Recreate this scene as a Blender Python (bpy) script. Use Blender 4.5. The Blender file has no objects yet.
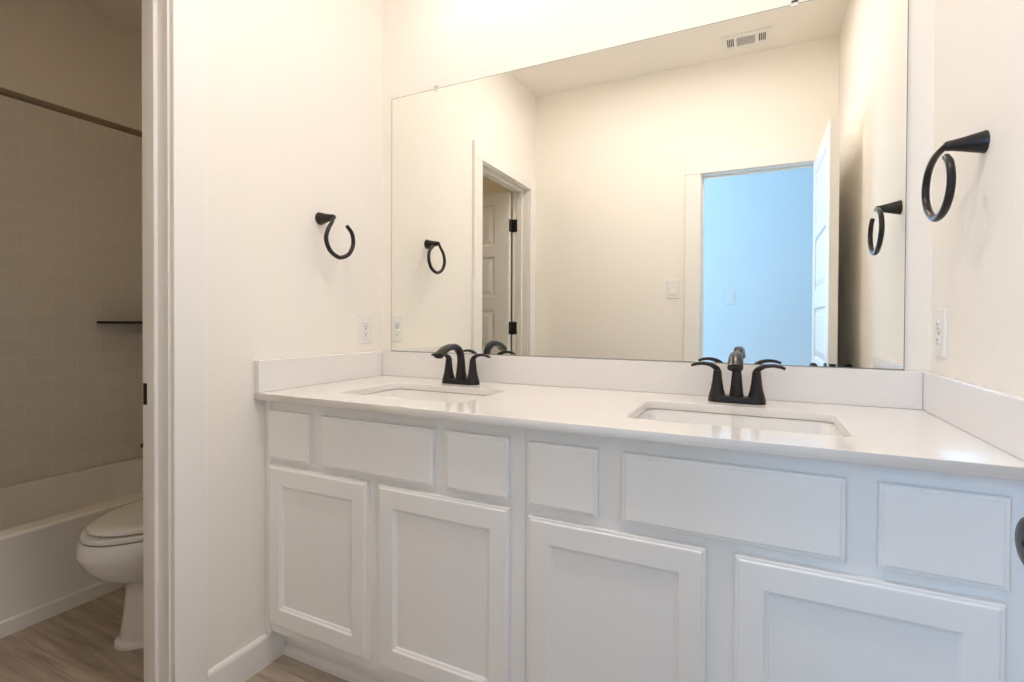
import bpy, bmesh, math, random
from mathutils import Vector, Matrix

random.seed(4)
S = bpy.context.scene
C = S.collection

# ------------------------------------------------------------------ measures
W = 1.834          # width between the side walls
B = 1.658          # mirror wall to door wall
HZ = 2.712         # ceiling
HC = 0.883         # counter top
TC = 0.0225        # counter thickness
HB = 0.984         # backsplash top
D = 0.600          # counter depth
TS = 0.020         # splash thickness
WT = 0.117         # partition thickness
FX = -1.660        # tiled wall behind the tub
HALL = -2.82       # far wall of the hall

# ------------------------------------------------------------------ camera
F = 499.2
yaw, pitch, roll = 0.44827, -0.01007, -0.00429
fw = Vector((-math.sin(yaw), math.cos(yaw), 0)); rt = Vector((math.cos(yaw), math.sin(yaw), 0)); up = Vector((0, 0, 1))
f2 = fw * math.cos(pitch) + up * math.sin(pitch)
u2 = up * math.cos(pitch) - fw * math.sin(pitch)
R2 = rt * math.cos(roll) - u2 * math.sin(roll)
U2 = u2 * math.cos(roll) + rt * math.sin(roll)
cd = bpy.data.cameras.new('camera'); cam = bpy.data.objects.new('camera', cd); C.objects.link(cam)
M = Matrix.Identity(4)
for i in range(3):
    M[i][0], M[i][1], M[i][2] = R2[i], U2[i], -f2[i]
M[0][3], M[1][3], M[2][3] = 1.40937, -1.66133, 1.11066
cam.matrix_world = M
cd.sensor_width = 36; cd.lens = F * 36 / 1024; cd.shift_y = -14.65 / 1024; cd.clip_start = 0.01
S.camera = cam

# ------------------------------------------------------------------ world, daylight, exposure
wd = bpy.data.worlds.new('sky'); S.world = wd; wd.use_nodes = True
wd.node_tree.nodes['Background'].inputs[0].default_value = (0.30, 0.58, 1.0, 1)
wd.node_tree.nodes['Background'].inputs[1].default_value = 1.0


def area(name, loc, rot, sx, sy, watts, col):
    l = bpy.data.lights.new(name, 'AREA'); l.shape = 'RECTANGLE'; l.size = sx; l.size_y = sy
    l.energy = watts; l.color = col
    o = bpy.data.objects.new(name, l); C.objects.link(o); o.location = loc; o.rotation_euler = rot
    return o


DAY = area('daylight', (0.62, HALL - 0.03, 1.50), (math.radians(90), 0, 0), 0.70, 1.46, 36, (0.31, 0.57, 0.95))
LAMP = 98.0       # emission strength of the recessed ceiling lamps
LAMP2 = 22.0  # strength of an unseen warm lamp added to brighten the toilet room
LAMP1 = 5.0       # emission strength of the bar lamp shades added above the mirror
LAMP_COL = (1.0, 0.918, 0.895)
S.view_settings.view_transform = 'Standard'; S.view_settings.look = 'None'
S.view_settings.exposure = 0.17; S.view_settings.gamma = 1.0
S.view_settings.use_curve_mapping = False
S.cycles.max_bounces = 14; S.cycles.diffuse_bounces = 8; S.cycles.glossy_bounces = 6
S.cycles.use_denoising = True
S.cycles.sample_clamp_indirect = 8


# ------------------------------------------------------------------ materials
def mat(name, col, rough=0.5, metal=0.0, bump=0.0, scale=60.0, spec=0.5, var=0.0, dist=0.002, detail=2.0, coat=0.0):
    m = bpy.data.materials.new(name); m.use_nodes = True
    nt = m.node_tree; b = nt.nodes['Principled BSDF']
    b.inputs['Base Color'].default_value = (*col, 1); b.inputs['Roughness'].default_value = rough
    b.inputs['Metallic'].default_value = metal; b.inputs['Specular IOR Level'].default_value = spec
    b.inputs['Coat Weight'].default_value = coat
    tc = nt.nodes.new('ShaderNodeTexCoord')
    nz = nt.nodes.new('ShaderNodeTexNoise'); nz.inputs['Scale'].default_value = scale; nz.inputs['Detail'].default_value = detail
    nt.links.new(tc.outputs['Object'], nz.inputs['Vector'])
    if bump:
        bp = nt.nodes.new('ShaderNodeBump'); bp.inputs['Strength'].default_value = bump; bp.inputs['Distance'].default_value = dist
        nt.links.new(nz.outputs['Fac'], bp.inputs['Height']); nt.links.new(bp.outputs['Normal'], b.inputs['Normal'])
    if var:
        r = nt.nodes.new('ShaderNodeValToRGB')
        r.color_ramp.elements[0].position = 0.3; r.color_ramp.elements[1].position = 0.7
        r.color_ramp.elements[0].color = (*[c * (1 - var) for c in col], 1)
        r.color_ramp.elements[1].color = (*[min(1, c * (1 + var)) for c in col], 1)
        nt.links.new(nz.outputs['Fac'], r.inputs['Fac']); nt.links.new(r.outputs['Color'], b.inputs['Base Color'])
    return m


PAINT = mat('wall_paint', (0.90, 0.86, 0.79), 0.75, bump=0.55, scale=140, spec=0.25, dist=0.0015)
HALL_BLUE = mat('hall_daylight_tint', (0.80, 0.835, 0.86), 0.75, bump=0.55, scale=140, spec=0.25, dist=0.0015)  # wall colour cooled to carry part of the daylight's blue
CEIL = mat('ceiling_paint', (0.90, 0.86, 0.79), 0.9, bump=0.3, scale=120, spec=0.1)
TRIM = mat('trim_paint', (0.88, 0.855, 0.81), 0.38, bump=0.03, scale=40)
CAB = mat('cabinet_paint', (0.90, 0.885, 0.86), 0.42, bump=0.02, scale=60)
QUARTZ = mat('white_quartz', (0.83, 0.805, 0.775), 0.12, scale=420, var=0.035, detail=4)
CERAMIC = mat('white_ceramic', (0.84, 0.82, 0.785), 0.12, scale=3, var=0.005)
ACRYLIC = mat('tub_enamel', (0.88, 0.85, 0.79), 0.2, scale=3, var=0.005)
BRONZE = mat('dark_bronze', (0.030, 0.0255, 0.0235), 0.28, metal=0.4, scale=90, var=0.06, spec=0.35)
BLACK = mat('black_metal', (0.012, 0.011, 0.010), 0.65, metal=0.3, scale=90, var=0.1)
RODM = mat('rod_bronze', (0.26, 0.20, 0.145), 0.4, metal=0.5, scale=90, var=0.1)
PLASTIC = mat('white_plastic', (0.84, 0.825, 0.79), 0.3, scale=30, var=0.005)
SLOT = mat('dark_slot', (0.13, 0.115, 0.10), 0.7, scale=30, var=0.05)
VENT_SHADE = mat('vent_shade_grey', (0.10, 0.095, 0.085), 0.7, scale=30, var=0.05)  # colours a flat sheet dark in place of the vent's shaded depth
CHROME = mat('chrome', (0.75, 0.75, 0.75), 0.12, metal=1.0, scale=30, var=0.01)
GAP_SHADE = mat('seat_gap_shade', (0.30, 0.27, 0.23), 0.6, scale=30, var=0.02)  # colours solid strips dark in place of the shaded seat gaps
CLIP = mat('clear_clip', (0.82, 0.80, 0.76), 0.2, scale=30, var=0.01)
GEDGE = mat('glass_edge', (0.18, 0.23, 0.22), 0.15, scale=30, var=0.05)
SILVER = mat('mirror_silver', (0.93, 0.93, 0.875), 0.0, metal=1.0, scale=2, var=0.0)


def emit_mat(name, col, s):
    m = bpy.data.materials.new(name); m.use_nodes = True
    b = m.node_tree.nodes['Principled BSDF']
    b.inputs['Base Color'].default_value = (0.9, 0.88, 0.85, 1)
    b.inputs['Emission Color'].default_value = (*col, 1); b.inputs['Emission Strength'].default_value = s
    return m


SHADE = emit_mat('lit_lens', LAMP_COL, LAMP)
SHADE1 = emit_mat('lit_frosted_glass', LAMP_COL, LAMP1)
SHADE2 = emit_mat('warm_fill_lens', (1.0, 0.72, 0.40), LAMP2)


def brick_mat(name, c1, c2, grout, bw, rh, mortar, swap, rough, bump, grain=False, shift=(0, 0, 0)):
    """swap: order of object axes fed to the brick pattern's (u, v)."""
    m = bpy.data.materials.new(name); m.use_nodes = True
    nt = m.node_tree; b = nt.nodes['Principled BSDF']; b.inputs['Roughness'].default_value = rough
    tc = nt.nodes.new('ShaderNodeTexCoord'); sp = nt.nodes.new('ShaderNodeSeparateXYZ'); cb = nt.nodes.new('ShaderNodeCombineXYZ')
    nt.links.new(tc.outputs['Object'], sp.inputs[0])
    nt.links.new(sp.outputs[swap[0]], cb.inputs[0]); nt.links.new(sp.outputs[swap[1]], cb.inputs[1])
    mp = nt.nodes.new('ShaderNodeMapping'); mp.inputs['Location'].default_value = shift
    nt.links.new(cb.outputs[0], mp.inputs[0])
    br = nt.nodes.new('ShaderNodeTexBrick')
    br.inputs['Scale'].default_value = 1.0; br.inputs['Brick Width'].default_value = bw; br.inputs['Row Height'].default_value = rh
    br.inputs['Mortar Size'].default_value = mortar; br.inputs['Mortar Smooth'].default_value = 0.1
    br.inputs['Color1'].default_value = (*c1, 1); br.inputs['Color2'].default_value = (*c2, 1); br.inputs['Mortar'].default_value = (*grout, 1)
    br.offset = 0.5 if not grain else 0.37
    nt.links.new(mp.outputs[0], br.inputs['Vector'])
    out = br.outputs['Color']
    if grain:
        st = nt.nodes.new('ShaderNodeMapping'); st.inputs['Scale'].default_value = (2.2, 26, 1)
        nt.links.new(cb.outputs[0], st.inputs[0])
        nz = nt.nodes.new('ShaderNodeTexNoise'); nz.inputs['Scale'].default_value = 1.6; nz.inputs['Detail'].default_value = 6
        nz.inputs['Distortion'].default_value = 0.5
        nt.links.new(st.outputs[0], nz.inputs['Vector'])
        rp = nt.nodes.new('ShaderNodeValToRGB')
        rp.color_ramp.elements[0].position = 0.28; rp.color_ramp.elements[1].position = 0.72
        rp.color_ramp.elements[0].color = (0.52, 0.49, 0.46, 1); rp.color_ramp.elements[1].color = (1.1, 1.1, 1.1, 1)
        nt.links.new(nz.outputs['Fac'], rp.inputs['Fac'])
        mx = nt.nodes.new('ShaderNodeMix'); mx.data_type = 'RGBA'; mx.blend_type = 'MULTIPLY'; mx.inputs['Factor'].default_value = 1.0
        nt.links.new(out, mx.inputs['A']); nt.links.new(rp.outputs['Color'], mx.inputs['B'])
        out = mx.outputs['Result']
    nt.links.new(out, b.inputs['Base Color'])
    iv = nt.nodes.new('ShaderNodeMath'); iv.operation = 'SUBTRACT'; iv.inputs[0].default_value = 1.0
    nt.links.new(br.outputs['Fac'], iv.inputs[1])
    bp = nt.nodes.new('ShaderNodeBump'); bp.inputs['Strength'].default_value = bump; bp.inputs['Distance'].default_value = 0.002
    nt.links.new(iv.outputs[0], bp.inputs['Height']); nt.links.new(bp.outputs['Normal'], b.inputs['Normal'])
    return m


FLOOR = brick_mat('wood_look_tile', (0.57, 0.485, 0.39), (0.495, 0.415, 0.33), (0.42, 0.36, 0.295), 1.2, 0.215, 0.002, (0, 1), 0.38, 0.4, True, (0.55, 0.65, 0))
TILE = brick_mat('subway_tile', (0.79, 0.75, 0.685), (0.77, 0.73, 0.665), (0.84, 0.80, 0.735), 0.20, 0.10, 0.003, (1, 2), 0.22, 0.5, False, (0.05, -0.03, 0))
TILE2 = brick_mat('subway_tile_end', (0.79, 0.75, 0.685), (0.77, 0.73, 0.665), (0.84, 0.80, 0.735), 0.20, 0.10, 0.003, (0, 2), 0.22, 0.5, False, (0.05, -0.03, 0))


# ------------------------------------------------------------------ mesh helpers
def obj(name, bm, m, parent=None, smooth=False):
    me = bpy.data.meshes.new(name)
    bmesh.ops.recalc_face_normals(bm, faces=bm.faces[:])
    bm.to_mesh(me); bm.free()
    for x in (m if isinstance(m, (list, tuple)) else [m]):
        me.materials.append(x)
    if smooth:
        for p in me.polygons: p.use_smooth = True
    o = bpy.data.objects.new(name, me); C.objects.link(o)
    if parent: o.parent = parent
    if smooth and smooth is not True:
        md = o.modifiers.new('edge', 'EDGE_SPLIT'); md.split_angle = math.radians(smooth)
    return o


def box(bm, x0, x1, y0, y1, z0, z1, bev=0.0, seg=2):
    r = bmesh.ops.create_cube(bm, size=1)
    for v in r['verts']:
        v.co = Vector((x0 + (v.co.x + .5) * (x1 - x0), y0 + (v.co.y + .5) * (y1 - y0), z0 + (v.co.z + .5) * (z1 - z0)))
    if bev:
        es = list({e for v in r['verts'] for e in v.link_edges})
        bmesh.ops.bevel(bm, geom=es, offset=bev, segments=seg, affect='EDGES', profile=0.5)
    return bm


def boxes(*bs, bev=0.0):
    bm = bmesh.new()
    for b in bs: box(bm, *b, bev=bev)
    return bm


def loft(bm, rings, cap0=True, cap1=True, closed=False):
    vs = [[bm.verts.new(p) for p in r] for r in rings]
    n = len(rings[0])
    pairs = list(zip(vs, vs[1:])) + ([(vs[-1], vs[0])] if closed else [])
    for a, b in pairs:
        for i in range(n):
            bm.faces.new((a[i], a[(i + 1) % n], b[(i + 1) % n], b[i]))
    if cap0 and not closed: bm.faces.new(vs[0][::-1])
    if cap1 and not closed: bm.faces.new(vs[-1])
    return bm


def spline(pts, n=8):
    pts = [Vector(p) for p in pts]; out = []
    P = [2 * pts[0] - pts[1]] + pts + [2 * pts[-1] - pts[-2]]
    for i in range(1, len(P) - 2):
        a, b, c, d = P[i - 1:i + 3]
        for k in range(n):
            t = k / n
            out.append(0.5 * ((2 * b) + (c - a) * t + (2 * a - 5 * b + 4 * c - d) * t * t + (3 * b - a - 3 * c + d) * t ** 3))
    out.append(pts[-1]); return out


def sweep(bm, path, radii, n=16, ref=(1, 0, 0), flat=1.0, power=2.0):
    """tube along path; radii one per path point (or (a, b) with b across ref); ends rounded."""
    path = [Vector(p) for p in path]; ref = Vector(ref); rings = []
    for i, p in enumerate(path):
        t = (path[min(i + 1, len(path) - 1)] - path[max(i - 1, 0)]).normalized()
        a = (ref - t * ref.dot(t)).normalized(); b = t.cross(a)
        r = radii[i]; ra, rb = r if isinstance(r, tuple) else (r, r * flat)
        ring = []
        for k in range(n):
            q = 2 * math.pi * k / n; c, s = math.cos(q), math.sin(q)
            c = math.copysign(abs(c) ** (2 / power), c); s = math.copysign(abs(s) ** (2 / power), s)
            ring.append(p + a * ra * c + b * rb * s)
        rings.append(ring)
    return loft(bm, rings)


def lerp_list(keys, n):
    out = []
    for i in range(n):
        t = i / (n - 1) * (len(keys) - 1); k = min(int(t), len(keys) - 2); f = t - k
        a, b = keys[k], keys[k + 1]
        if isinstance(a, tuple): out.append(tuple(a[j] * (1 - f) + b[j] * f for j in range(len(a))))
        else: out.append(a * (1 - f) + b * f)
    return out


def lathe(bm, prof, origin, axis=(0, 0, 1), n=28, squash=(1, 1), closed=False):
    """prof: list of (radius, height) along axis from origin."""
    ax = Vector(axis).normalized(); o = Vector(origin)
    h = Vector((1, 0, 0)) if abs(ax.x) < .9 else Vector((0, 0, 1))
    a = (h - ax * h.dot(ax)).normalized(); b = ax.cross(a); rings = []
    for r, z in prof:
        r = max(r, 1e-4)
        rings.append([o + ax * z + a * r * squash[0] * math.cos(2 * math.pi * k / n) + b * r * squash[1] * math.sin(2 * math.pi * k / n) for k in range(n)])
    return loft(bm, rings, closed=closed)


def rrect(x0, x1, y0, y1, r, z, n=6):
    pts = []
    for cx, cy, a0 in ((x1 - r, y1 - r, 0), (x0 + r, y1 - r, 90), (x0 + r, y0 + r, 180), (x1 - r, y0 + r, 270)):
        for k in range(n + 1):
            a = math.radians(a0 + 90 * k / n)
            pts.append((cx + r * math.cos(a), cy + r * math.sin(a), z))
    return pts


def tag(o, label=None, cat=None, group=None, kind=None):
    if label: o['label'] = label
    if cat: o['category'] = cat
    if group: o['group'] = group
    if kind: o['kind'] = kind
    return o


def thing(name, label, cat, loc=(0, 0, 0), rz=0.0, group=None, kind=None):
    o = bpy.data.objects.new(name, None); C.objects.link(o); o.location = loc; o.rotation_euler = (0, 0, rz)
    o.empty_display_size = 0.05
    return tag(o, label, cat, group, kind)


def struct(name, bm, m, label=None, cat=None, smooth=False):
    o = obj(name, bm, m, None, smooth); o['kind'] = 'structure'
    if label: o['label'] = label; o['category'] = cat
    return o


def rect_rings(bm, x0, x1, z0, z1, steps, back=None, cap=True):
    """panel facing -y: steps of (inset_x, inset_z, y); back closes it at that y."""
    rings = [[(x0 + ix, y, z0 + iz), (x1 - ix, y, z0 + iz), (x1 - ix, y, z1 - iz), (x0 + ix, y, z1 - iz)] for ix, iz, y in steps]
    return loft(bm, rings, cap0=back is not None, cap1=cap)


# ------------------------------------------------------------------ large structure
# left doorway clear opening and front doorway clear opening
LY0, LY1, DZ = -1.530, -0.8560, 2.022
FX0, FX1 = 1.120, 1.752

struct('floor', boxes((FX - .1, 2.7, HALL - .1, .1, -.08, 0)), FLOOR, 'wood-look plank tile floor', 'floor')
struct('ceiling', boxes((FX - .1, 2.7, HALL - .1, .1, HZ, HZ + .08)), CEIL, 'plain painted ceiling with one air vent', 'ceiling')
struct('wall_back', boxes((-WT, W + .1, 0, .1, 0, HZ)), PAINT, 'painted wall carrying the wide mirror', 'wall')
struct('wall_right', boxes((W, W + .1, -B - WT, 0, 0, HZ)), PAINT, 'painted side wall at the right end of the vanity', 'wall')
struct('wall_left', boxes((-WT, 0, LY1 + .018, 0, 0, HZ), (-WT, 0, -B, LY0 - .018, 0, HZ), (-WT, 0, LY0 - .018, LY1 + .018, DZ + .018, HZ)), PAINT,
       'painted partition with the doorway to the toilet room', 'wall')
struct('wall_front', boxes((FX - .1, FX0 - .018, -B - WT, -B, 0, HZ), (FX1 + .018, W, -B - WT, -B, 0, HZ), (FX0 - .018, FX1 + .018, -B - WT, -B, DZ + .018, HZ)), PAINT,
       'painted wall with the entrance doorway, seen in the mirror', 'wall')
TT = 2.135   # top of the tile
struct('wall_alcove', boxes((FX - .1, FX, -B, .1, 0, HZ)), PAINT, 'painted wall above the tub tiling', 'wall')
struct('wall_alcove_tiling', boxes((FX, FX + .008, -B, 0, .35, TT), bev=.001), TILE, 'running bond tile on the long wall behind the bathtub', 'tiling')
struct('wall_plumbing', boxes((FX, -WT, 0, .1, 0, HZ)), PAINT, 'toilet room wall behind the toilet tank', 'wall')
struct('wall_plumbing_tiling', boxes((FX + .008, -.93, -.008, 0, .35, TT)), TILE2, 'tile on the short end wall of the bathtub', 'tiling')
WX0, WX1, WZ0, WZ1 = .24, 1.00, .74, 2.26     # hall window opening
struct('wall_hall', boxes((-.3, WX0, HALL - .1, HALL, 0, HZ), (WX1, 2.6, HALL - .1, HALL, 0, HZ), (WX0, WX1, HALL - .1, HALL, 0, WZ0), (WX0, WX1, HALL - .1, HALL, WZ1, HZ)), HALL_BLUE, 'daylit hall wall facing the entrance doorway', 'wall')
struct('wall_hall_end', boxes((-.4, -.3, HALL, -B - WT, 0, HZ), (2.6, 2.7, HALL, -B - WT, 0, HZ)), HALL_BLUE, 'end walls of the hall', 'wall')
struct('wall_hall_side', boxes((W + .1, 2.6, -B - WT, -B, 0, HZ)), HALL_BLUE, 'hall wall beside the bathroom', 'wall')

# window in the hall (lets the daylight in)
wz = (WZ0 + WZ1) / 2
struct('window_1', boxes((WX0, WX0 + .04, HALL - .075, HALL - .035, WZ0, WZ1), (WX1 - .04, WX1, HALL - .075, HALL - .035, WZ0, WZ1), (WX0 + .04, WX1 - .04, HALL - .075, HALL - .035, WZ0, WZ0 + .04),
       (WX0 + .04, WX1 - .04, HALL - .075, HALL - .035, WZ1 - .04, WZ1), (WX0 + .04, WX1 - .04, HALL - .07, HALL - .04, wz - .02, wz + .02)), TRIM, 'white hall window', 'window')

# door linings and casings
def lining_left():
    bm = bmesh.new()
    box(bm, -WT, 0, LY1, LY1 + .018, 0, DZ + .018); box(bm, -WT, 0, LY0 - .018, LY0, 0, DZ + .018)
    box(bm, -WT, 0, LY0, LY1, DZ, DZ + .018)
    sx0, sx1 = -.078, -.043
    box(bm, sx0, sx1, LY1 - .011, LY1, 0, DZ, bev=.002); box(bm, sx0, sx1, LY0, LY0 + .011, 0, DZ, bev=.002)
    box(bm, sx0, sx1, LY0 + .011, LY1 - .011, DZ - .011, DZ, bev=.002)
    return bm


t1 = struct('trim_1', lining_left(), TRIM, 'white jamb lining of the toilet room doorway', 'door jamb')
obj('strike_plate', boxes((-.113, -.096, LY1 - .0015, LY1, .875, .935), bev=.0006), BLACK, t1)['label'] = 'black strike plate'


def casing(bm, lo, hi, top, face, wdt=.09, axis='y'):
    """flat casing: legs and a head on the wall plane; face=(a,b) is its thickness span."""
    r = .005
    end = hi + r + wdt if axis == 'y' else min(hi + r + wdt, W - .0005)
    for (p0, p1, q0, q1) in ((lo - r - wdt, lo - r, 0, top + r), (hi + r, end, 0, top + r), (lo - r - wdt, end, top + r + .0008, top + r + wdt)):
        if axis == 'y': box(bm, face[0], face[1], p0, p1, q0, q1, bev=.002)
        else: box(bm, p0, p1, face[0], face[1], q0, q1, bev=.002)
    return bm


bmc = bmesh.new(); casing(bmc, LY0, LY1, DZ, (0, .018))
struct('trim_2', bmc, TRIM, 'flat white casing round the toilet room doorway', 'door casing')


def lining_front():
    bm = bmesh.new()
    box(bm, FX0 - .018, FX0, -B - WT, -B, 0, DZ + .018); box(bm, FX1, FX1 + .018, -B - WT, -B, 0, DZ + .018)
    box(bm, FX0, FX1, -B - WT, -B, DZ, DZ + .018)
    y0, y1 = -B - .078, -B - .043
    box(bm, FX0, FX0 + .011, y0, y1, 0, DZ, bev=.002); box(bm, FX1 - .011, FX1, y0, y1, 0, DZ, bev=.002)
    box(bm, FX0 + .011, FX1 - .011, y0, y1, DZ - .011, DZ, bev=.002)
    return bm


struct('trim_3', lining_front(), TRIM, 'white jamb lining of the entrance doorway', 'door jamb')
bmc = bmesh.new(); casing(bmc, FX0, FX1, DZ, (-B, -B + .018), axis='x')
struct('trim_4', bmc, TRIM, 'flat white casing round the entrance doorway', 'door casing')


def base_profile(y0, y1):
    pr = [(0, 0), (.014, 0), (.014, .088), (.012, .094), (.006, .098), (0, .099)]
    bm = bmesh.new()
    return loft(bm, [[(x, y, z) for x, z in pr] for y in (y0, y1)])


struct('baseboard_left', base_profile(LY1 + .0951, -.492), TRIM, 'white baseboard between door casing and vanity', 'baseboard')


# ------------------------------------------------------------------ doors with five raised panels
def leaf(bm, w, t, h, panels, st):
    """door leaf in local x 0..w, y 0..-t, z 0..h; panels list of (z0, z1)."""
    zs = [0] + [z for p in panels for z in p] + [h]; xs = [0, st, w - st, w]
    for yf, sg in ((-t, 1), (0, -1)):
        V = {}
        def v(x, z):
            k = (round(x, 5), round(z, 5))
            if k not in V: V[k] = bm.verts.new((x, yf, z))
            return V[k]
        for j in range(len(zs) - 1):
            for i in range(3):
                q = [v(xs[i], zs[j]), v(xs[i + 1], zs[j]), v(xs[i + 1], zs[j + 1]), v(xs[i], zs[j + 1])]
                if i == 1 and j % 2 == 1:
                    prev = q
                    for ins, dp in ((.004, .0), (.012, .0075), (.022, .0075), (.050, .0015)):
                        a, b, c, d = xs[1] + ins, xs[2] - ins, zs[j] + ins, zs[j + 1] - ins
                        nx = [bm.verts.new(p) for p in ((a, yf + sg * dp, c), (b, yf + sg * dp, c), (b, yf + sg * dp, d), (a, yf + sg * dp, d))]
                        for k in range(4): bm.faces.new((prev[k], prev[(k + 1) % 4], nx[(k + 1) % 4], nx[k]))
                        prev = nx
                    bm.faces.new(prev)
                else:
                    bm.faces.new(q)
    n = bmesh.ops.remove_doubles(bm, verts=bm.verts[:], dist=1e-5)
    # edges of the leaf
    def q4(pts): bm.faces.new([bm.verts.new(p) for p in pts])
    for x in (0, w): q4([(x, 0, 0), (x, -t, 0), (x, -t, h), (x, 0, h)])
    for z in (0, h): q4([(0, 0, z), (w, 0, z), (w, -t, z), (0, -t, z)])
    bmesh.ops.remove_doubles(bm, verts=bm.verts[:], dist=1e-5)
    return bm


PAN = [(.20, .52), (.605, .90), (.985, .985 + .295), (1.36, 1.36 + .27), (1.69, 1.69 + .22)]
PAN = [(.135, .430), (.525, .815), (.905, 1.185), (1.275, 1.565), (1.635, 1.930)]


def hinge_parts(door, zs, place):
    for z in zs:
        bm = bmesh.new(); place(bm, z)
        h = obj('hinge', bm, BLACK, door, 40); h['label'] = 'black hinge'


def knob(door, x, y, z, sgn, axis=(0, 1, 0)):
    bm = bmesh.new()
    ax = Vector(axis) * sgn
    lathe(bm, [(.0001, 0), (.030, 0), (.031, .003), (.028, .008), (.014, .011), (.0105, .016), (.0105, .026), (.016, .031), (.0255, .039), (.029, .048), (.0285, .057), (.0250, .0625), (.0205, .0650), (.0120, .0660), (.0030, .0662), (.0026, .0640), (.0001, .0640)], (x, y, z), ax, 32, (1, 1))
    k = obj('knob', bm, BRONZE, door, 40); k['label'] = 'dark bronze door knob'
    bm = bmesh.new(); lathe(bm, [(.0001, .0655), (.0026, .0655), (.0026, .0664), (.0001, .0664)], (x, y, z), ax, 14); obj('pinhole', bm, BLACK, k)
    return k


# toilet room door: swung fully open into the toilet room
d1 = thing('door_1', 'white panelled toilet room door with black hinges, open inside the dark doorway', 'door', (-.127, LY0 + .045, .008), math.pi, kind='structure')
# local x runs towards -x in the world, local -y towards +y
bm = bmesh.new(); leaf(bm, .675, .036, 2.005, PAN, .108)
lf = obj('leaf', bm, TRIM, d1); lf.location = (0, .037, 0)


def place1(bm, z):
    box(bm, -.0015, .0005, -.033 + .037, -.003 + .037, z - .044, z + .044, bev=.0006)       # on the leaf's edge
    box(bm, -.046, -.010, .0430, .0449, z - .044, z + .044, bev=.0006)                     # on the jamb
    lathe(bm, [(.0001, 0), (.0055, .0), (.006, .002), (.006, .086), (.0055, .088), (.0001, .088)], (-.006, .0415, z - .044), (0, 0, 1), 12)


hinge_parts(d1, (.22, 1.055, 1.775), place1)
knob(d1, .615, .001, .90, -1); knob(d1, .615, .037, .90, 1)

# entrance door: swung back beside the right wall
a2 = math.radians(90.3)
d2 = thing('door_2', 'white panelled entrance door swung open against the right wall, seen in the mirror', 'door', (1.7165, -B + .008, .008), a2, kind='structure')
# local x runs from hinge to free edge (world +y), local -y is world +x
bm = bmesh.new(); leaf(bm, .700, .036, 2.010, PAN, .105)
obj('leaf', bm, TRIM, d2)
bm = boxes((.6995, .701, -.031, -.005, .862, .920), bev=.0005)
k = obj('latch_plate', bm, BLACK, d2); k['label'] = 'black latch plate'
bm = boxes((.700, .710, -.024, -.012, .882, .900), bev=.003); obj('latch_bolt', bm, BLACK, d2)['label'] = 'black latch bolt'
knob(d2, .636, 0, .890, 1); knob(d2, .636, -.036, .891, -1)


def place2(bm, z):
    box(bm, -.0015, .0005, -.033, -.003, z - .044, z + .044, bev=.0006)
    lathe(bm, [(.0001, 0), (.0055, .0), (.006, .002), (.006, .086), (.0055, .088), (.0001, .088)], (.002, -.0425, z - .044), (0, 0, 1), 12)


hinge_parts(d2, (.22, 1.0, 1.775), place2)

# ------------------------------------------------------------------ vanity cabinets
YF = -.556        # face frame
YD = .0195        # door thickness
EDGE = [(0, 0, 0), (0, 0, -.0150), (.0012, .0012, -.0162), (.0062, .0062, -.0165), (.0082, .0082, -.0190), (.0100, .0100, -.0195)]


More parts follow.
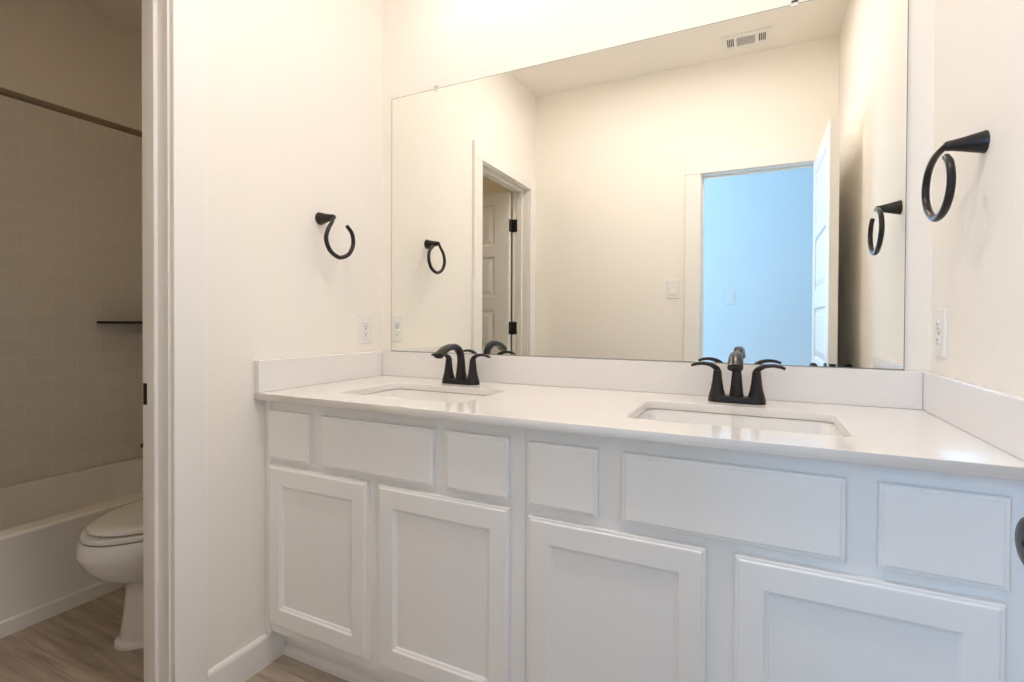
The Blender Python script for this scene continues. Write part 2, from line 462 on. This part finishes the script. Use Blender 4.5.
def cabinet(x0, cols, doors, label, dz=0.0):
    x1 = x0 + W / 2
    t = thing('vanity_cabinet', label, 'cabinet', ((x0 + x1) / 2, YF / 2, 0))
    ox, oy = (x0 + x1) / 2, YF / 2
    def P(name, bm, m=CAB, **k):
        bmesh.ops.translate(bm, vec=(-ox, -oy, 0), verts=bm.verts[:]); return obj(name, bm, m, t, **k)
    e = .0003
    # carcass: sides, bottom, back, open at the top for the sink
    P('carcass', boxes((x0 + .001, x0 + .017, YF + .019, -.002, .112, .858), (x1 - .017, x1 - .001, YF + .019, -.002, .112, .858), (x0 + .017, x1 - .017, YF + .019, -.008, .112, .128), (x0 + .017, x1 - .017, -.008, -.002, .128, .858),
                        (x0 + .001, x0 + .017, -.478, -.002, 0, .112), (x1 - .017, x1 - .001, -.478, -.002, 0, .112)))
    # face frame (stiles and rails)
    bm = bmesh.new(); bb = dict(bev=.0008)
    z0, z1 = .112, .8595
    box(bm, x0 + e, x0 + .06, YF, YF + .019, z0, z1, **bb); box(bm, x1 - .06, x1 - e, YF, YF + .019, z0, z1, **bb)
    xm = (doors[0][1] + doors[1][0]) / 2
    box(bm, xm - .04, xm + .04, YF, YF + .019, z0, .70, **bb)
    for a, b in ((cols[0][1], cols[1][0]), (cols[1][1], cols[2][0])):
        m = (a + b) / 2; box(bm, m - .035, m + .035, YF, YF + .019, .64, z1, **bb)
    for a, b in ((z0, z0 + .05), (.64, .695), (z1 - .045, z1)):
        box(bm, x0 + .06, x1 - .06, YF + .0002, YF + .019, a, b)
    P('face_frame', bm)
    if x0 < .1:
        P('filler_strip', boxes((x0 + .0005, x0 + .026, YF - .004, YF - .0002, .105, .8595), bev=.001))
    P('toe_kick_board', boxes((x0 + (.0145 if x0 < .1 else .0005), x1 - .0005, -.492, -.479, 0, .111)))
    bm = bmesh.new()
    pr = [(0, .0005), (-.011, .0005), (-.011, .018), (-.008, .026), (-.003, .030), (0, .031)]
    loft(bm, [[(x, -.4925 + p, z) for p, z in pr] for x in (x0 + (.0145 if x0 < .1 else .0), x1)])
    P('shoe_molding', bm, TRIM)
    names = ['drawer_front', 'false_front', 'drawer_front']
    for nm, (a, b) in zip(names, cols):
        bm = bmesh.new(); rect_rings(bm, a, b, .673 - .4 * dz, .826 - .3 * dz, [(i, j, YF - .0003 + y) for i, j, y in EDGE], back=1); P(nm, bm)
    for a, b in doors:
        bm = bmesh.new()
        st = [(i, j, YF - .0003 + y) for i, j, y in EDGE]
        y = YF - .0003
        st += [(.052, .058, y - .0195), (.0555, .0615, y - .0150), (.0600, .066, y - .0135), (.0625, .0685, y - .0095)]
        rect_rings(bm, a, b, .146 - dz, .654 - dz, st, back=1); P('door', bm)
    return t


cabinet(0, [(.029, .207), (.255, .657), (.694, .875)], [(.030, .433), (.473, .879)], 'white vanity cabinet under the left sink, beside the painted partition')
cabinet(W / 2, [(.929, 1.099), (1.155, 1.567), (1.617, 1.794)], [(.930, 1.328), (1.382, 1.790)], 'white vanity cabinet under the right sink, bluish in the daylight', .008)

# ------------------------------------------------------------------ countertop with two cut-outs
SINKS = (.4545, 1.366)
SY0, SY1, SHW = -.478, -.184, .2275


def flat_slab(name, outer, holes, z0, z1, m, parent=None, bev=.0018):
    cu = bpy.data.curves.new(name, 'CURVE'); cu.dimensions = '2D'; cu.fill_mode = 'BOTH'
    for pts in [outer] + holes:
        s = cu.splines.new('POLY'); s.points.add(len(pts) - 1); s.use_cyclic_u = True
        for p, q in zip(s.points, pts): p.co = (q[0], q[1], 0, 1)
    cu.extrude = (z1 - z0) / 2 - bev; cu.bevel_depth = bev; cu.bevel_resolution = 2; cu.offset = -bev
    tmp = bpy.data.objects.new('tmp', cu); C.objects.link(tmp)
    dg = bpy.context.evaluated_depsgraph_get(); dg.update()
    me = bpy.data.meshes.new_from_object(tmp.evaluated_get(dg)); me.name = name
    bpy.data.objects.remove(tmp); bpy.data.curves.remove(cu)
    me.transform(Matrix.Translation((0, 0, (z0 + z1) / 2)))
    me.materials.clear(); me.materials.append(m)
    o = bpy.data.objects.new(name, me); C.objects.link(o)
    if parent: o.parent = parent
    return o


top = thing('vanity_countertop', 'long white quartz countertop with two undermount sink openings and splashes', 'countertop', (0, 0, 0))
flat_slab('slab', [(.0005, -D), (W - .0005, -D), (W - .0005, -.0005), (.0005, -.0005)], [[p[:2] for p in rrect(s - SHW, s + SHW, SY0, SY1, .028, 0)] for s in SINKS], HC - TC, HC, QUARTZ, top)
obj('backsplash', boxes((TS + .0006, W - TS - .0006, -TS, -.0005, HC + .0004, HB), bev=.0015), QUARTZ, top)
obj('side_splash', boxes((.0005, TS, -D + .001, -.0005, HC + .0004, HB), bev=.0015), QUARTZ, top)
obj('side_splash', boxes((W - TS, W - .0005, -D + .001, -.0005, HC + .0004, HB), bev=.0015), QUARTZ, top)


def sink(cx, label):
    cy = (SY0 + SY1) / 2; z = HC - TC - .0015
    t = thing('sink', label, 'sink', (cx, cy, z))
    hw, hd = SHW + .004, (SY1 - SY0) / 2 + .004
    spec = [(.020, -.010, .03), (.020, 0, .03), (.0, 0, .030), (-.003, -.004, .030), (-.010, -.085, .034), (-.018, -.115, .045), (-.040, -.130, .06), (-.09, -.135, .05)]
    rings = [rrect(-hw - g, hw + g, -hd - g, hd + g, r, zz, 7) for g, zz, r in spec]
    bm = bmesh.new(); loft(bm, rings, cap0=False, cap1=True)
    rings = [rrect(-hw - g, hw + g, -hd - g, hd + g, r, zz, 7) for g, zz, r in ((.020, -.010, .03), (.006, -.012, .034), (-.002, -.09, .036), (-.02, -.138, .05), (-.09, -.144, .05))]
    loft(bm, rings, cap0=False, cap1=True)
    obj('basin', bm, CERAMIC, t, 50)
    bm = bmesh.new(); lathe(bm, [(.0001, 0), (.022, 0), (.0225, .002), (.017, .003), (.016, .006), (.008, .008), (.0001, .008)], (0, 0, -.1348), (0, 0, 1), 24)
    obj('drain', bm, BRONZE, t, 40)['label'] = 'dark bronze drain'
    return t


sink(SINKS[0], 'white rectangular undermount sink under the left faucet')
sink(SINKS[1], 'white rectangular undermount sink under the right faucet')


def faucet(cx, label):
    t = thing('faucet', label, 'faucet', (cx, -.106, HC + .0002))
    bm = bmesh.new()
    loft(bm, [rrect(-hx, hx, -hy, hy, hy * .98, z, 8) for hx, hy, z in ((.0755, .0265, 0), (.076, .027, .002), (.0745, .0255, .012), (.072, .023, .0165), (.066, .017, .018))])
    obj('base', bm, BRONZE, t, 35)
    # spout: tapered column arching forward
    path = spline([(0, .004, .012), (0, .004, .05), (0, .003, .086), (0, -.006, .115), (0, -.034, .1325), (0, -.072, .1355), (0, -.110, .1265), (0, -.144, .109)], 7)
    rad = lerp_list([(.0200, .0225), (.0155, .0175), (.0125, .0145), (.0125, .0135), (.0140, .0125), (.0165, .0115), (.0185, .0110), (.0190, .0105)], len(path))
    bm = bmesh.new(); sweep(bm, path, rad, 20, (1, 0, 0), power=2.5)
    sp = obj('spout', bm, BRONZE, t, 40)
    bm = bmesh.new(); lathe(bm, [(.0001, 0), (.0085, 0), (.0085, .003), (.0001, .003)], (0, -.143, .1085), (0, -.80, -.6), 16); obj('aerator', bm, BLACK, sp, 40)
    bm = bmesh.new(); lathe(bm, [(.0001, 0), (.0022, 0), (.0022, .026), (.0045, .029), (.0045, .036), (.0001, .038)], (0, .0225, .016), (0, 0, 1), 12); obj('lift_rod', bm, BRONZE, t, 40)
    for s in (-1, 1):
        bm = bmesh.new()
        lathe(bm, [(.0001, .010), (.0248, .010), (.0222, .019), (.0172, .038), (.0138, .060), (.0118, .080), (.0108, .089), (.0001, .091)], (s * .051, 0, 0), (0, 0, 1), 24, (1, 1))
        h = obj('handle', bm, BRONZE, t, 40)
        p = spline([(s * .048, .002, .080), (s * .054, .001, .0945), (s * .070, -.001, .1045), (s * .090, -.002, .1075), (s * .107, -.003, .1055), (s * .1210, -.002, .1005)], 6)
        r = lerp_list([(.0100, .0100), (.0095, .0085), (.0085, .0060), (.0090, .0052), (.0095, .0048), (.0085, .0042)], len(p))
        bm = bmesh.new(); sweep(bm, p, r, 14, (0, 1, 0), power=2.4)
        obj('lever', bm, BRONZE, h, 40)
    return t


faucet(.4545, 'dark bronze two-handle faucet at the left sink')
faucet(1.371, 'dark bronze two-handle faucet at the right sink')

# ------------------------------------------------------------------ mirror
MX0, MX1, MZ1 = .0555, 1.777, 2.029
mi = thing('wall_mirror', 'wide frameless mirror standing on the backsplash above both sinks', 'mirror', ((MX0 + MX1) / 2, -.003, HB))
mx = (MX0 + MX1) / 2
obj('glass_edge', boxes((MX0 - mx, MX1 - mx, -.0028, .0025, .001, MZ1 - HB)), GEDGE, mi)
bm = bmesh.new()
hw, hh = MX1 - mx - .0018, MZ1 - HB
vs = [bm.verts.new(p) for p in ((-hw, -.0029, .0028), (hw, -.0029, .0028), (hw, -.0029, hh - .0018), (-hw, -.0029, hh - .0018))]
ws = [bm.verts.new(p) for p in ((-hw, -.0024, .0028), (hw, -.0024, .0028), (hw, -.0024, hh - .0018), (-hw, -.0024, hh - .0018))]
bm.faces.new(vs); bm.faces.new(ws[::-1])
for i in range(4): bm.faces.new((vs[i], vs[(i + 1) % 4], ws[(i + 1) % 4], ws[i]))
obj('silvered_pane', bm, SILVER, mi)
for x in (.276, 1.512):
    bm = bmesh.new(); box(bm, x - mx - .009, x - mx + .009, -.0065, -.003, hh - .008, hh + .010, bev=.0015)
    box(bm, x - mx - .009, x - mx + .009, -.0065, .0025, hh + .0005, hh + .012, bev=.0015)
    obj('clip', bm, CLIP, mi)['label'] = 'clear plastic mirror clip'

# ------------------------------------------------------------------ towel rings
def towel_ring(wall_x, y, z, sgn, yz, xr, label):
    t = thing('towel_ring', label, 'towel ring', (wall_x, y, z))
    L = abs(xr - wall_x)
    bm = bmesh.new()
    T = L - .009
    lathe(bm, [(.0001, .0003), (.0225, .0003), (.0232, .0015), (.0215, .006), (.0190, .018), (.0150, .034), (.0112, T - .008), (.0102, T + .001), (.0075, T + .006), (.0001, T + .008)], (0, 0, 0), (sgn, 0, 0), 28)
    obj('post', bm, BRONZE, t, 40)
    off = [-.008, -.003] + [0] * 20
    p = spline([(sgn * (L + off[i]), a - y, b - z) for i, (a, b) in enumerate(yz)], 8)
    r = lerp_list([.0062, .0066, .0072, .0076, .0076, .0076, .0076, .0076, .0074, .0070], len(p))
    bm = bmesh.new(); sweep(bm, p, r, 14, (1, 0, 0))
    obj('ring', bm, BRONZE, t, 60)
    return t


towel_ring(0, -.335, 1.478, 1, [(-.334, 1.482), (-.347, 1.458), (-.366, 1.432), (-.3765, 1.396), (-.362, 1.361), (-.334, 1.342), (-.305, 1.338), (-.266, 1.356), (-.246, 1.394), (-.252, 1.432), (-.278, 1.456)], .0735,
           'dark bronze open towel ring on the partition, left of the mirror')
towel_ring(W, -.327, 1.480, -1, [(-0.336, 1.481), (-0.318, 1.477), (-0.281, 1.47), (-0.242, 1.453), (-0.222, 1.424), (-0.222, 1.393), (-0.246, 1.359), (-0.288, 1.3375), (-0.332, 1.339), (-0.365, 1.357), (-0.382, 1.384), (-0.383, 1.412), (-0.372, 1.436), (-0.353, 1.451)], 1.7645,
           'dark bronze open towel ring on the right wall, beside the mirror')


# ------------------------------------------------------------------ wall plates
def plate(loc, rz, label, cat, kind):
    t = thing('outlet' if kind == 'outlet' else 'light_switch', label, cat, loc, rz)      # local -y faces the room
    bm = bmesh.new()
    loft(bm, [[(x, y, z) for x, z, _ in rrect(-hw, hw, -hh, hh, .004, 0, 4)] for hw, hh, y in ((.0375, .0595, -.0002), (.0375, .0595, -.003), (.0355, .0575, -.0058), (.033, .055, -.0062))])
    obj('cover_plate', bm, PLASTIC, t)
    if kind == 'outlet':
        for dz in (-.0195, .0195):
            bm = bmesh.new()
            loft(bm, [[(x, y, z + dz) for x, z, _ in rrect(-a, a, -b, b, .010, 0, 5)] for a, b, y in ((.0172, .0142, -.006), (.0172, .0142, -.0078), (.0165, .0135, -.0084))])
            r = obj('receptacle', bm, PLASTIC, t, 40)
            bm = boxes((-.0075, -.0053, -.0087, -.0083, dz - .001, dz + .008), (.0055, .0073, -.0087, -.0083, dz, dz + .007))
            lathe(bm, [(.0001, 0), (.0026, 0), (.0026, .0004), (.0001, .0004)], (0, -.0083, dz - .0065), (0, -1, 0), 12)
            obj('slots', bm, SLOT, r)['label'] = 'dark plug slots'
        bm = bmesh.new(); lathe(bm, [(.0001, 0), (.003, 0), (.0026, .001), (.0001, .0012)], (0, -.0062, 0), (0, -1, 0), 14); obj('screw', bm, SLOT, t, 40)
    else:
        bm = bmesh.new()
        loft(bm, [[(x, y, z) for x, z, _ in rrect(-a, a, -b, b, .002, 0, 3)] for a, b, y in ((.0172, .034, -.006), (.0172, .034, -.0072), (.0165, .0333, -.0074))])
        obj('switch_frame', bm, PLASTIC, t)
        bm = bmesh.new()
        pr = [(-.0072, -.0315), (-.0125, -.0315), (-.0085, 0), (-.0078, .0315), (-.0072, .0315)]
        loft(bm, [[(x, y, z) for y, z in pr] for x in (-.0150, .0150)]); obj('rocker', bm, PLASTIC, t)
    return t


plate((0, -.104, 1.078), math.pi / 2, 'white duplex outlet on the partition, just above the left side splash', 'outlet', 'outlet')
plate((W, -.0835, 1.085), -math.pi / 2, 'white duplex outlet on the right wall above the side splash', 'outlet', 'outlet')
plate((.954, -B, 1.319), math.pi, 'white rocker light switch beside the entrance door casing, seen in the mirror', 'light switch', 'switch')
plate((1.243, HALL, 1.314), math.pi, 'bluish rocker light switch on the daylit hall wall, seen through the doorway', 'light switch', 'switch')

# ------------------------------------------------------------------ ceiling vent
vx, vy = 1.366, -1.480
v = thing('air_vent', 'white ceiling air register with three slotted fields, seen in the mirror', 'vent', (vx, vy, HZ))
bm = bmesh.new()
holes = [(-.050, .046), (-.099, -.064), (.064, .099)]
xs = [-.128, -.099, -.064, -.050, .046, .064, .099, .128]; hy = .046
for i in range(len(xs) - 1):
    hole = (xs[i], xs[i + 1]) in holes
    if hole:
        box(bm, xs[i], xs[i + 1], hy, .078, -.007, -.0003); box(bm, xs[i], xs[i + 1], -.078, -hy, -.007, -.0003)
    else:
        box(bm, xs[i], xs[i + 1], -.078, .078, -.007, -.0003)
bmesh.ops.remove_doubles(bm, verts=bm.verts[:], dist=1e-5)
obj('frame', bm, PLASTIC, v)
obj('vent_shade_sheet', boxes((-.105, .105, -hy - .004, hy + .004, -.0012, -.0004)), VENT_SHADE, v)['label'] = 'sheet coloured dark as the shade behind the slots'
def slat(x0, x1, y0, y1, along):
    bm = bmesh.new(); box(bm, x0, x1, y0, y1, -.0055, -.0015)
    obj('louver', bm, PLASTIC, v)
for k in range(8):
    y = -.040 + k * .0114; slat(-.050, .046, y - .0008, y + .0008, 'x')
for x in (-.0905, -.0815, -.0725, .0725, .0815, .0905):
    slat(x - .0016, x + .0016, -hy, hy, 'y')

# ------------------------------------------------------------------ recessed ceiling lamps over the sinks
def downlight(cx, cy, label, m):
    t = thing('recessed_light', label, 'ceiling light', (cx, cy, HZ))
    bm = bmesh.new(); lathe(bm, [(.078, -.0004), (.098, -.0004), (.098, -.004), (.092, -.009), (.080, -.011), (.078, -.008)], (0, 0, 0), (0, 0, 1), 40, closed=True)
    obj('trim_ring', bm, PLASTIC, t, 40)
    bm = bmesh.new(); lathe(bm, [(.0001, -.002), (.0778, -.002), (.0778, -.0065), (.0001, -.0075)], (0, 0, 0), (0, 0, 1), 40)
    obj('lens', bm, m, t, 40)['label'] = 'lit frosted lens'
    return t


downlight(.66, -.93, 'round recessed ceiling light over the left sink', SHADE)
downlight(1.30, -.93, 'round recessed ceiling light over the right sink', SHADE)
downlight(-.62, -1.02, 'unseen dim recessed ceiling light added to warm the toilet room', SHADE2)

# ------------------------------------------------------------------ unseen bar lamps added above the mirror to balance the light
def added_bar_light(cx, label):
    t = thing('added_bar_light', label, 'lamp', (cx, 0, 2.54))
    obj('back_plate', boxes((-.26, .26, -.022, -.0005, -.045, .045), bev=.004), BRONZE, t)
    for x in (-.19, 0, .19):
        bm = bmesh.new(); sweep(bm, spline([(x, -.02, 0), (x, -.08, .012), (x, -.145, 0), (x, -.155, -.03)], 6), [.006] * 19, 12, (1, 0, 0)); obj('arm', bm, BRONZE, t, 40)
        bm = bmesh.new(); lathe(bm, [(.0001, 0), (.026, 0), (.030, -.008), (.038, -.045), (.048, -.095), (.050, -.112), (.0001, -.112)], (x, -.155, -.028), (0, 0, 1), 28)
        obj('shade', bm, SHADE1, t, 50)['label'] = 'lit frosted glass shade'
    return t


added_bar_light(.56, 'unseen three-lamp bar light added above the mirror on the left')
added_bar_light(1.30, 'unseen three-lamp bar light added above the mirror on the right')

# ------------------------------------------------------------------ toilet room: bathtub
AX = -.935
tub = thing('bathtub', 'white alcove bathtub against the tiled wall behind the toilet', 'bathtub', ((AX + FX) / 2, -.76, 0))
tx, ty = (AX + FX) / 2, -.76
hx, hy2 = (AX - FX) / 2 - .001, .752
rows = [(hx, hy2, .004, .0), (hx, hy2, .004, .050), (hx - .010, hy2, .004, .056), (hx - .010, hy2, .004, .325), (hx - .004, hy2, .004, .335), (hx - .004, hy2, .006, .343), (hx - .012, hy2 - .006, .010, .350)]
rings = [rrect(-a, a, -b, b, r, z, 6) for a, b, r, z in rows]
def inner(x0, x1, y0, y1, r, z): return rrect(x0, x1, y0, y1, r, z, 6)
xi0, xi1 = -hx + .035, hx - .082
rings += [inner(xi0, xi1, -.69, .665, .10, .350), inner(xi0 + .008, xi1 - .008, -.68, .655, .10, .342), inner(xi0 + .022, xi1 - .022, -.62, .630, .11, .20), inner(xi0 + .045, xi1 - .045, -.56, .605, .12, .09), inner(xi0 + .10, xi1 - .10, -.48, .55, .12, .062)]
bm = bmesh.new(); loft(bm, rings, cap0=True, cap1=True)
obj('shell', bm, ACRYLIC, tub, 35)
bm = bmesh.new(); lathe(bm, [(.0001, 0), (.035, 0), (.034, .006), (.02, .008), (.0001, .008)], (-.03, .640, .25), (0, -1, .1), 24); obj('overflow_cover', bm, BRONZE, tub, 40)

# tub spout on the end wall
ts = thing('tub_spout', 'dark tub spout peeping past the door jamb above the tub rim', 'tub spout', (-1.405, -.008, .475))
bm = bmesh.new()
sweep(bm, spline([(0, -.0005, 0), (0, -.05, 0), (0, -.11, -.002), (0, -.150, -.008), (0, -.168, -.022)], 6), lerp_list([(.029, .029), (.026, .026), (.024, .024), (.022, .021), (.018, .016)], 25), 18, (1, 0, 0))
obj('spout_body', bm, BLACK, ts, 40)
bm = bmesh.new(); lathe(bm, [(.0001, 0), (.005, 0), (.005, .014), (.008, .018), (.008, .024), (.0001, .026)], (0, -.140, .012), (0, 0, 1), 14); obj('diverter', bm, BLACK, ts, 40)

# corner shelf, seen edge-on
sh = bmesh.new(); pts = [(0, 0)] + [(.255 * math.sin(math.radians(a)), -.255 * math.cos(math.radians(a))) for a in range(0, 91, 9)]
loft(sh, [[(FX + .0085 + x, -.0085 + y, z) for x, y in pts] for z in (1.0905, 1.1015)])
bmesh.ops.translate(sh, vec=(-FX, 0, -1.09), verts=sh.verts[:])
o = obj('corner_shelf', sh, BLACK); o.location = (FX, 0, 1.09)
tag(o, 'black corner shelf on the tub tile, seen edge-on', 'shelf')

# curtain rod
cr = thing('shower_curtain_rod', 'dark bronze shower curtain rod high along the bathtub', 'curtain rod', (-.955, -B / 2, 1.905))
bm = bmesh.new(); sweep(bm, [(0, -B / 2 + .003, 0), (0, 0, 0), (0, B / 2 - .009, 0)], [.0125] * 3, 20, (1, 0, 0)); obj('rod', bm, RODM, cr, 40)
for s, y in ((1, -B / 2 + .001), (-1, B / 2 - .009)):
    bm = bmesh.new(); lathe(bm, [(.0001, 0), (.032, 0), (.030, .006), (.018, .018), (.016, .026), (.0001, .026)], (0, y, 0), (0, s, 0), 24); obj('flange', bm, RODM, cr, 40)

# ------------------------------------------------------------------ toilet
TX = -.512
to = thing('toilet', 'white elongated toilet with closed lid beside the bathtub', 'toilet', (TX, -.45, 0))


def egg(front, back, hw, z, n=40, p=2.05):
    mid = front + min(.30, (back - front) * .55)
    pts = []
    for k in range(n):
        a = 2 * math.pi * k / n; c, s = math.cos(a), math.sin(a)
        ln = (mid - front) if c > 0 else (back - mid)
        pw = p if c > 0 else 3.2
        yy = mid - math.copysign(abs(c) ** (2 / pw), c) * ln
        xx = math.copysign(abs(s) ** (2 / pw), s) * hw
        pts.append((xx, yy + .45, z))
    return pts


bm = bmesh.new()
loft(bm, [egg(*r) for r in ((-.732, -.24, .130, 0), (-.730, -.24, .129, .010), (-.716, -.24, .121, .020), (-.706, -.24, .116, .09), (-.698, -.24, .113, .180), (-.704, -.23, .118, .205), (-.730, -.22, .138, .225), (-0.781, -.20, .158, .255), (-0.811, -.20, .172, .295), (-0.831, -.20, .181, .336), (-0.833, -.20, .182, .342), (-0.827, -.20, .181, .380), (-0.822, -.20, .177, .386))])
obj('bowl', bm, CERAMIC, to, 40)
bm = bmesh.new()
loft(bm, [egg(*r) for r in ((-0.814, -.27, .174, .3862), (-0.814, -.27, .174, .390))]); obj('gap_shade_strip', bm, GAP_SHADE, to)['label'] = 'strip coloured dark as the shade under the seat'
bm = bmesh.new()
loft(bm, [egg(*r) for r in ((-0.819, -.27, .180, .390), (-0.822, -.27, .183, .393), (-0.822, -.27, .183, .403), (-0.818, -.27, .180, .4075))]); obj('seat', bm, CERAMIC, to, 40)
bm = bmesh.new()
loft(bm, [egg(*r) for r in ((-0.794, -.27, .166, .4076), (-0.794, -.27, .166, .411))]); obj('gap_shade_strip', bm, GAP_SHADE, to)['label'] = 'strip coloured dark as the shade under the lid'
bm = bmesh.new()
loft(bm, [egg(*r) for r in ((-0.800, -.262, .176, .411), (-0.804, -.26, .180, .414), (-0.804, -.26, .180, .424), (-0.798, -.262, .175, .4295), (-0.766, -.285, .150, .434), (-.70, -.35, .09, .4365), (-.66, -.42, .04, .437))]); obj('lid', bm, CERAMIC, to, 40)
bm = bmesh.new()
loft(bm, [rrect(-a, a, y0 + .45, y1 + .45, .03, z, 6) for a, y0, y1, z in ((.17, -.20, -.012, .386), (.19, -.21, -.012, .42), (.205, -.215, -.012, .70), (.205, -.215, -.012, .715))]); tk = obj('tank', bm, CERAMIC, to, 40)
bm = bmesh.new()
loft(bm, [rrect(-a, a, y0 + .45, y1 + .45, .03, z, 6) for a, y0, y1, z in ((.208, -.219, -.010, .7155), (.212, -.223, -.010, .72), (.212, -.223, -.010, .742), (.205, -.216, -.014, .750))]); obj('tank_lid', bm, CERAMIC, to, 40)
bm = bmesh.new(); sweep(bm, spline([(-.150, .231, .655), (-.150, .219, .655), (-.138, .213, .654), (-.085, .212, .648)], 5), [.006] * 16, 10, (0, 0, 1)); obj('flush_lever', bm, CHROME, to, 40)
